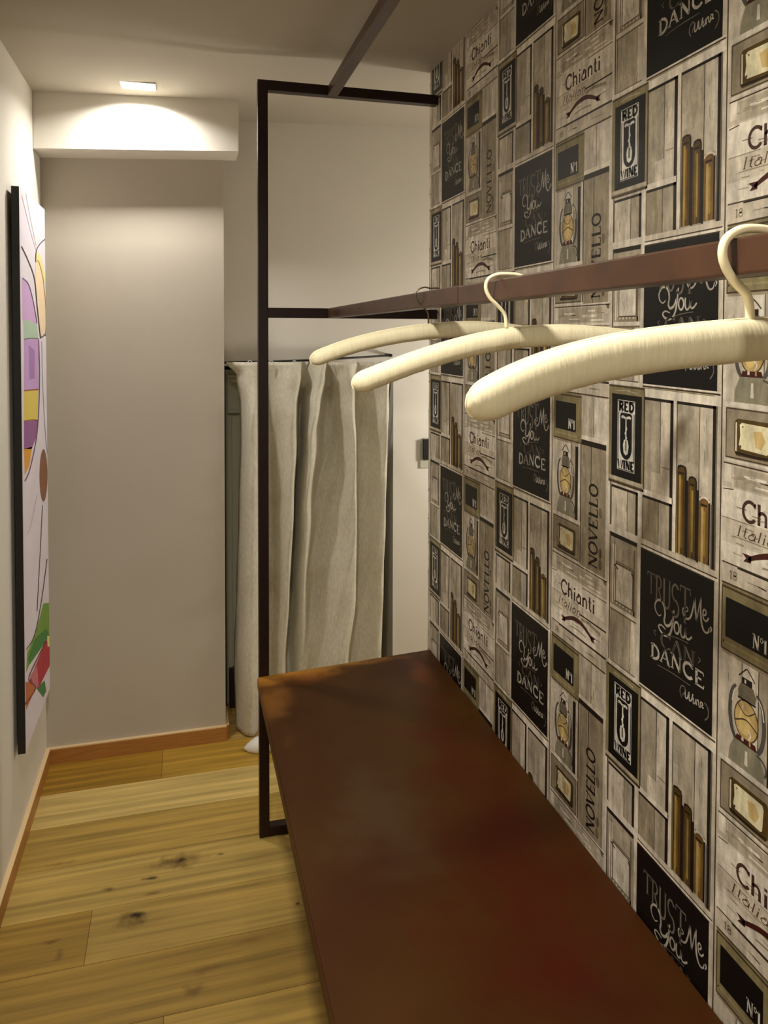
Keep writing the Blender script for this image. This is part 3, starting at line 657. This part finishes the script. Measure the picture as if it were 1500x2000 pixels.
HT = {1: [(921, 764), (963, 731), (1045, 693), (1128, 669), (1252, 646), (1376, 629), (1459, 623)],
      2: [(677, 745), (704, 727), (740, 710), (812, 687), (884, 664), (956, 646), (1004, 640), (1087, 629), (1169, 629), (1273, 644)],
      3: [(601, 696), (618, 685), (668, 667), (740, 647), (794, 637), (848, 634), (920, 637), (963, 638)]}
HL = {1: [(942, 828), (1004, 807), (1128, 768), (1252, 733), (1376, 712), (1500, 698)],
      2: [(695, 781), (740, 759), (812, 727), (884, 703), (956, 687), (1028, 682), (1087, 673), (1128, 671)],
      3: [(614, 719), (668, 698), (740, 678), (812, 667), (866, 664)]}
HY = {1: .508, 2: .974, 3: 1.322}
for k, lab in ((1, 'cream padded satin hanger nearest the viewer, with a thick fabric wrapped hook'),
               (2, 'cream padded satin hanger in the middle of the rail, with a wrapped hook'),
               (3, 'cream padded satin hanger farthest along the rail, with a thin bare wire hook')):
    Y = HY[k]; T, B, itp = fit(HT[k], HL[k], Y)
    xc = .442
    # mirror the measured half so the arm is complete on the wall side too
    left = [p for p in T if p[0] < xc][1:]; zmid = itp(T, xc)
    right = [p for p in T if p[0] > xc + .03]
    tilt = (0.07, 0.13, 0.10)[k - 1]
    half = [(xc - p[0], p[1] - zmid) for p in left]                # distance, drop
    def drop(d, half=half):
        H = sorted(half)
        if d >= H[-1][0]:
            return H[-1][1] - (d - H[-1][0]) * .5
        i = max([j for j in range(len(H) - 1) if H[j][0] <= d] or [-1])
        if i < 0: return H[0][1] * d / H[0][0]
        a, b = H[i], H[i + 1]; return a[1] + (b[1] - a[1]) * (d - a[0]) / (b[0] - a[0])
    xl = onY((914, 688, 606)[k - 1], (800, 760, 708)[k - 1], Y).x
    pts = [(p[0], p[1]) for p in left] + [(xc, zmid)] + ([(2 * xc - p[0], p[1] + 2 * tilt * (xc - p[0])) for p in left])
    zt = poly_fit(pts, 4)
    xr = 2 * xc - xl
    hh_ = .5 * (sum(itp(T, p[0]) - p[1] for p in B if p[0] < xc) / max(1, len([p for p in B if p[0] < xc])))
    tl, th = xl + .02, hh_
    hk = {1: [(1465, 632), (1464, 600), (1458, 575), (1438, 553), (1419, 525), (1411, 495), (1418, 468), (1440, 451), (1470, 446)],
          2: [(989, 640), (986, 615), (973, 598), (957, 582), (949, 563), (953, 546), (968, 537), (988, 535)],
          3: [(836, 640), (836, 612), (826, 600), (816, 588), (812, 576), (817, 566), (829, 561), (840, 563)]}[k]
    hp = [(onY(x, y, Y).x, onY(x, y, Y).z) for x, y in hk]
    # the hook goes on over the rail and ends in a small upturned tip behind it
    ztop = max(p[1] for p in hp); xlast = hp[-1][0]
    hp += [(.463, ztop - .002), (.472, ztop - .014), (.474, ztop - .030), (.470, ztop - .040)]
    build_hanger(lab, Y, xl, xr, zt, lambda x, h=hh_: h, hp, M_wire if k == 3 else M_pipe, (.0037, .0027, .0014)[k - 1],
                 'thin bare wire hook' if k == 3 else 'fabric wrapped hook')

# ------------------------------------------------------------------ canvas picture on the left wall
PX = XL + .030
Y0, Y1, Z0, Z1 = 2.312, 2.722, ZC - 1.208, ZC + .415
pic = thing('canvas_picture', 'tall narrow canvas of coloured shapes with black edges, on the left wall', 'picture', (XL, (Y0 + Y1) / 2, Z0))
b_ = bmesh.new(); box(b_, XL + .010, PX, Y0, Y1, Z0, Z1); 
for f in b_.faces: f.material_index = 0
link('frame', b_, M_black, pic)['label'] = 'black edge of the canvas'
M_art = mat('canvas_print', (220, 214, 222), .7); set_col_attr(M_art, grain=.06, stretch=(8, 8, 8), scale=1.0)
b_ = bmesh.new(); cl = b_.loops.layers.float_color.new('col')
def apoly(pts, col, L):
    pp = [onX(x, y, PX) for x, y in pts]
    f = b_.faces.new([b_.verts.new((PX + .0003 + L * .00012, min(max(p.y, Y0 + .001), Y1 - .001), min(max(p.z, Z0 + .001), Z1 - .001))) for p in pp])
    c = lin(col)
    for l in f.loops: l[cl] = c
f = b_.faces.new([b_.verts.new((PX + .0003, a, b)) for a, b in ((Y0 + .003, Z0), (Y1, Z0), (Y1, Z1), (Y0 + .003, Z1))])
for l in f.loops: l[cl] = lin((226, 218, 228))
def aline(pts, wpx, col, L=6):
    P = cr(pts, 6)
    for i in range(len(P) - 1):
        (x0, y0), (x1, y1) = P[i], P[i + 1]
        d = math.hypot(x1 - x0, y1 - y0) or 1; nx, ny = -(y1 - y0) / d * wpx / 2, (x1 - x0) / d * wpx / 2
        apoly([(x0 + nx, y0 + ny), (x1 + nx, y1 + ny), (x1 - nx, y1 - ny), (x0 - nx, y0 - ny)], col, L)
def a1(a, b): return (a * .29979, 340 + b * .3)          # crops used to measure the picture
def a2(a, b): return (a * .29979, 900 + b * .3)
A = lambda L_, f_=a1: [f_(a, b) for a, b in L_]
apoly(A([(140, 670), (180, 700), (220, 830), (240, 960), (235, 1000), (145, 950)]), (206, 168, 214), 1)
apoly(A([(150, 950), (200, 955), (240, 985), (250, 1070), (155, 1075)]), (176, 200, 178), 2)
apoly(A([(155, 1075), (250, 1075), (250, 1400), (155, 1410)]), (198, 160, 212), 2)
apoly(A([(185, 1110), (225, 1150), (225, 1330), (190, 1340)]), (170, 128, 186), 3)
apoly(A([(155, 1412), (248, 1405), (246, 1600), (155, 1610)]), (222, 200, 92), 2)
apoly(A([(155, 1610), (245, 1602), (232, 1720), (205, 1790), (155, 1790)]), (150, 96, 150), 2)
apoly(A([(155, 1790), (208, 1775), (190, 1900), (160, 1960)]), (226, 158, 48), 2)
apoly(A([(230, 560), (255, 575), (280, 680), (296, 850), (296, 1000), (270, 1062), (250, 1000), (232, 800)]), (242, 216, 182), 3)
apoly(A([(240, 500), (262, 530), (290, 650), (292, 720), (262, 600), (235, 545)]), (228, 222, 140), 3)
apoly(A([(282 + 26 * math.cos(i * math.pi / 10), 95 + 172 * math.sin(i * math.pi / 10)) for i in range(20)], a2), (136, 92, 62), 4)
apoly(A([(280, 930), (330, 900), (330, 1180), (300, 1120), (200, 1300), (170, 1380), (175, 1250), (230, 1130)], a2), (120, 160, 62), 2)
apoly(A([(225, 1160), (300, 1090), (320, 1140), (280, 1200), (190, 1330), (180, 1290)], a2), (70, 130, 56), 3)
apoly(A([(300, 1165), (330, 1180), (328, 1320), (250, 1480), (190, 1430)], a2), (180, 50, 62), 4)
apoly(A([(195, 1400), (240, 1330), (250, 1470), (225, 1480)], a2), (206, 120, 130), 5)
apoly(A([(165, 1440), (195, 1440), (230, 1480), (170, 1620)], a2), (196, 112, 62), 3)
apoly(A([(235, 1480), (290, 1430), (300, 1500), (280, 1540)], a2), (74, 130, 66), 3)
apoly(A([(305, 1140), (320, 1140), (320, 1210), (308, 1210)], a2), (236, 224, 150), 5)
for P_, w_, c_ in [(A([(138, 470), (180, 560), (222, 680), (240, 860), (262, 1070)]), 2.0, (40, 44, 40)),
                   (A([(145, 675), (185, 720), (215, 830), (240, 970)]), 1.4, (70, 50, 80)),
                   (A([(305, 415), (262, 450), (235, 500), (230, 570)]), 1.6, (60, 54, 50)),
                   (A([(232, 575), (250, 570), (278, 680), (295, 850), (298, 1000), (290, 1050)]), 1.4, (180, 130, 60)),
                   (A([(155, 1075), (200, 1068), (250, 1072)]), 1.2, (90, 90, 90)),
                   (A([(250, 1075), (256, 1300), (250, 1550), (232, 1740), (190, 1930), (160, 2000)]), 1.8, (110, 60, 100)),
                   (A([(155, 1410), (200, 1405), (250, 1402)]), 1.8, (150, 50, 40)), (A([(155, 1608), (200, 1600), (246, 1602)]), 1.6, (150, 90, 40)),
                   (A([(140, 140), (170, 260), (205, 400), (235, 500)]), .8, (226, 180, 196)), (A([(165, 110), (195, 280), (235, 470)]), .8, (200, 206, 190)),
                   (A([(270, 1090), (278, 1400), (295, 1700), (310, 1840)]), 1.0, (150, 150, 170)),
                   (A([(275, 290), (262, 560), (246, 860), (240, 980)], a2), 1.3, (50, 44, 60)), (A([(305, 640), (270, 900), (225, 1130), (170, 1230)], a2), 1.5, (60, 40, 40)),
                   (A([(170, 480), (200, 420), (240, 220)], a2), .8, (220, 190, 170)),
                   (A([(300, 1170), (240, 1290), (185, 1420), (230, 1480), (160, 1590)], a2), 1.8, (110, 40, 30)),
                   (A([(262, 1060), (275, 1060), (292, 1045), (305, 1060)]), 1.8, (90, 60, 50))]:
    aline(P_, w_, c_)
for f in b_.faces:
    f.normal_update()
    if f.normal.x < 0: f.normal_flip()
me = bpy.data.meshes.new('canvas'); b_.to_mesh(me); b_.free(); me.materials.append(M_art)
o = bpy.data.objects.new('canvas', me); C.objects.link(o); o.parent = pic; o.location = -pic.location; o['label'] = 'white canvas face with mauve, yellow, green and red shapes'

# ------------------------------------------------------------------ curtain, rod, niche contents
CY = 2.875
rows = [
 (707, [(441, .2), (488, 2.6), (518, -1.6), (574, 3.2), (600, -3.2), (630, 2.6), (643, -2.8), (655, 1.6), (682, 3.2), (702, -1.6), (728, 1.2), (746, -1.4), (763, .4)]),
 (732, [(462, -.8), (490, 2.8), (520, -1.8), (574, 3.4), (598, -3.2), (626, 2.4), (643, -3.0), (655, -.6), (681, 3.2), (699, -1.6), (728, .4), (750, 2.4), (762, -.4)]),
 (790, [(470, -1), (492, 3), (522, -1.5), (568, 3), (591, -3.2), (610, 2.6), (640, -2.2), (658, -1.2), (680, 2.6), (698, -.8), (724, -1), (750, 2.2), (759, -.6)]),
 (850, [(471, -1), (492, 3), (525, -1.5), (568, 3), (590, -3.4), (603, 2.6), (638, -2.4), (662, -1.5), (684, 3.2), (698, -1), (722, -1), (747, 2.2), (757, -1)]),
 (1000, [(467, -1), (492, 3), (530, -1.4), (564, 3), (579, -3.4), (594, 2.2), (622, -1.8), (655, .2), (686, 3.0), (696, -1.2), (720, -.8), (744, 2), (752, -1)]),
 (1150, [(463, -1), (490, 3.2), (533, -1), (558, 2.6), (573, -3.4), (589, 1.2), (612, -1.4), (655, 2.2), (686, 2.6), (695, -1.2), (718, -.6), (740, 1.8), (750, -1)]),
 (1290, [(458, -1), (486, 3.6), (525, -.8), (550, 1.8), (568, -3.2), (586, .8), (612, .2), (650, 2.6), (672, 2.6), (682, -1.2), (706, -.4), (734, 2), (744, -.6)]),
 (1424, [(461, -.4), (488, 2.2), (520, -.8), (546, 1.6), (564, -2.6), (582, .8), (610, .2), (648, 2.4), (670, 2.2), (680, -1), (704, -.4), (730, 1.6), (740, -.4)])]
import numpy as np
ys = [r[0] for r in rows]
grid = []
fine = []
for y_, kp in rows: fine.append(cr(kp, 10))
NU = len(fine[0])
bm = bmesh.new(); NV = 90; vg = []
for j in range(NV + 1):
    yv = ys[0] + (ys[-1] - ys[0]) * j / NV
    i = max(k for k in range(len(ys) - 1) if ys[k] <= yv); t = (yv - ys[i]) / (ys[i + 1] - ys[i]); t = t * t * (3 - 2 * t)
    line = []
    for u in range(NU):
        a, b = fine[i][u], fine[i + 1][u]
        x = a[0] + (b[0] - a[0]) * t; d = a[1] + (b[1] - a[1]) * t
        p = onY(x, yv, CY)
        dk = .011 + .014 * min(1, max(0, (yv - 715) / 90)); d += .18 * math.sin(u * .35 + j * .25) * math.sin(j * .13 + u * .11) + .12 * math.sin(j * .45 + u * .9)
        line.append(bm.verts.new((p.x, p.y - d * dk, p.z)))
    vg.append(line)
for j in range(NV):
    for u in range(NU - 1): bm.faces.new((vg[j][u], vg[j][u + 1], vg[j + 1][u + 1], vg[j + 1][u]))
ct = thing('curtain', 'pleated cream linen curtain hanging to the floor in front of the niche', 'curtain', (onY(600, 710, CY).x, CY, 0))
cu = link('cloth', bm, M_linen, ct, smooth=True)
md = cu.modifiers.new('thick', 'SOLIDIFY'); md.thickness = .0022; md.offset = 0
for (x, y) in ((530, 712), (645, 712), (575, 712), (690, 710), (488, 712)):
    bm = bmesh.new()
    p = onY(x, y, CY - .012); tube(bm, [(p.x + .008 * math.cos(a), p.y, p.z + .006 + .009 * math.sin(a)) for a in [i * math.pi / 6 for i in range(13)]], .0013, 6, cap=False); link('ring', bm, M_white, ct, smooth=True)

# rod
rp = [onY(440, 708, 2.90), onY(610, 703.5, 2.90), onY(766, 694, 2.90)]
bm = bmesh.new(); tube(bm, [(.1515, 2.90, rp[0].z), rp[1], rp[2]], .0042, 12)
cr_t = thing('curtain_rod', 'thin black curtain rod across the top of the niche', 'curtain rod', (.1515, 2.90, rp[0].z)); link('rod', bm, M_black, cr_t, smooth=True)
bm = bmesh.new(); box(bm, rp[2].x - .012, rp[2].x - .002, 2.895, YF - .0005, rp[2].z - .006, rp[2].z + .006, .001); link('bracket', bm, M_black, cr_t)
# cabinet seen through the gap on the left of the curtain
cabn = thing('storage_cabinet', 'pale greenish cabinet in the niche behind the left edge of the curtain', 'cabinet', (.4, 3.09, 0))
def cz(y): return onY(452, y, 3.09).z
bm = bmesh.new(); box(bm, .168, .70, 3.10, 3.50, .001, cz(722), .004); link('body', bm, M_cab, cabn)
bm = bmesh.new()
za, zb = cz(800), cz(732); xa, xb = .178, onY(469, 760, 3.09).x
pts = [(xa, za), (xb, za)] + [(xb - .03 + .03 * math.cos(a), zb - .03 + .03 * math.sin(a)) for a in [i * math.pi / 2 / 6 for i in range(7)]] + [(xa, zb)]
prism(bm, pts, 3.085, 3.10, 'y'); link('upper_panel', bm, M_cab, cabn)['label'] = 'upper panel with a rounded corner'
bm = bmesh.new(); box(bm, .178, .50, 3.075, 3.10, cz(806), cz(800), .001); link('ledge', bm, M_plate, cabn)
bm = bmesh.new(); box(bm, onY(453, 900, 3.09).x, onY(466, 900, 3.09).x, 3.085, 3.10, cz(1300), cz(812), .002); link('door', bm, M_cab, cabn)
bm = bmesh.new(); box(bm, .178, .60, 3.06, 3.0995, .002, cz(1305), .002); link('plinth', bm, M_dark, cabn)
# slipper
bm = bmesh.new()
p = onZ(506, 1447, 0)
rings = []; N = 16; S = 18
for i in range(N + 1):
    u = i / N; x = p.x - .062 + .25 * u
    k = math.sin(min(1, u / .28) * math.pi / 2) ** .8 * math.sin(min(1, (1 - u) / .18) * math.pi / 2) ** .7; k = max(k, .03)
    wd = .042 * k * (1 - .12 * math.sin(u * math.pi)); h = (.045 if u < .5 else .045 - .02 * (u - .5) * 2) * k
    rings.append([bm.verts.new((x, p.y - .055 + wd * math.cos(2 * math.pi * j / S), max(.001, .010 + h * math.sin(2 * math.pi * j / S) * .8))) for j in range(S)])
for i in range(N):
    for j in range(S): bm.faces.new((rings[i][j], rings[i][(j + 1) % S], rings[i + 1][(j + 1) % S], rings[i + 1][j]))
bm.faces.new(rings[0][::-1]); bm.faces.new(rings[-1])
sl = link('slipper', bm, M_white, None, smooth=True); tag(sl, 'small rounded white slipper shape on the floor at the foot of the curtain', 'slipper')
# light switch beside the papered wall
p0, p1 = onY(820, 855, YF), onY(846, 912, YF)
sw = thing('light_switch', 'black rocker switch on a pale grey plate by the wallpaper edge', 'light switch', (p0.x, YF, p1.z))
bm = bmesh.new(); W_ = p1.x - p0.x + .02; H_ = p0.z - p1.z; r_ = .022
pts = [(p0.x, p1.z), (p0.x + W_, p1.z), (p0.x + W_, p0.z)] + [(p0.x + r_ + r_ * math.cos(a), p0.z - r_ * 1.6 + r_ * 1.6 * math.sin(a)) for a in [math.pi / 2 + i * math.pi / 2 / 6 for i in range(7)]]
prism(bm, pts, YF - .008, YF - .0002, 'y'); link('plate', bm, M_plate, sw)
q0, q1 = onY(827, 858, YF - .02), onY(845, 897, YF - .02)
bm = bmesh.new(); box(bm, q0.x, q1.x, YF - .022, YF - .008, q1.z, q0.z, .002); link('rocker', bm, M_black, sw)
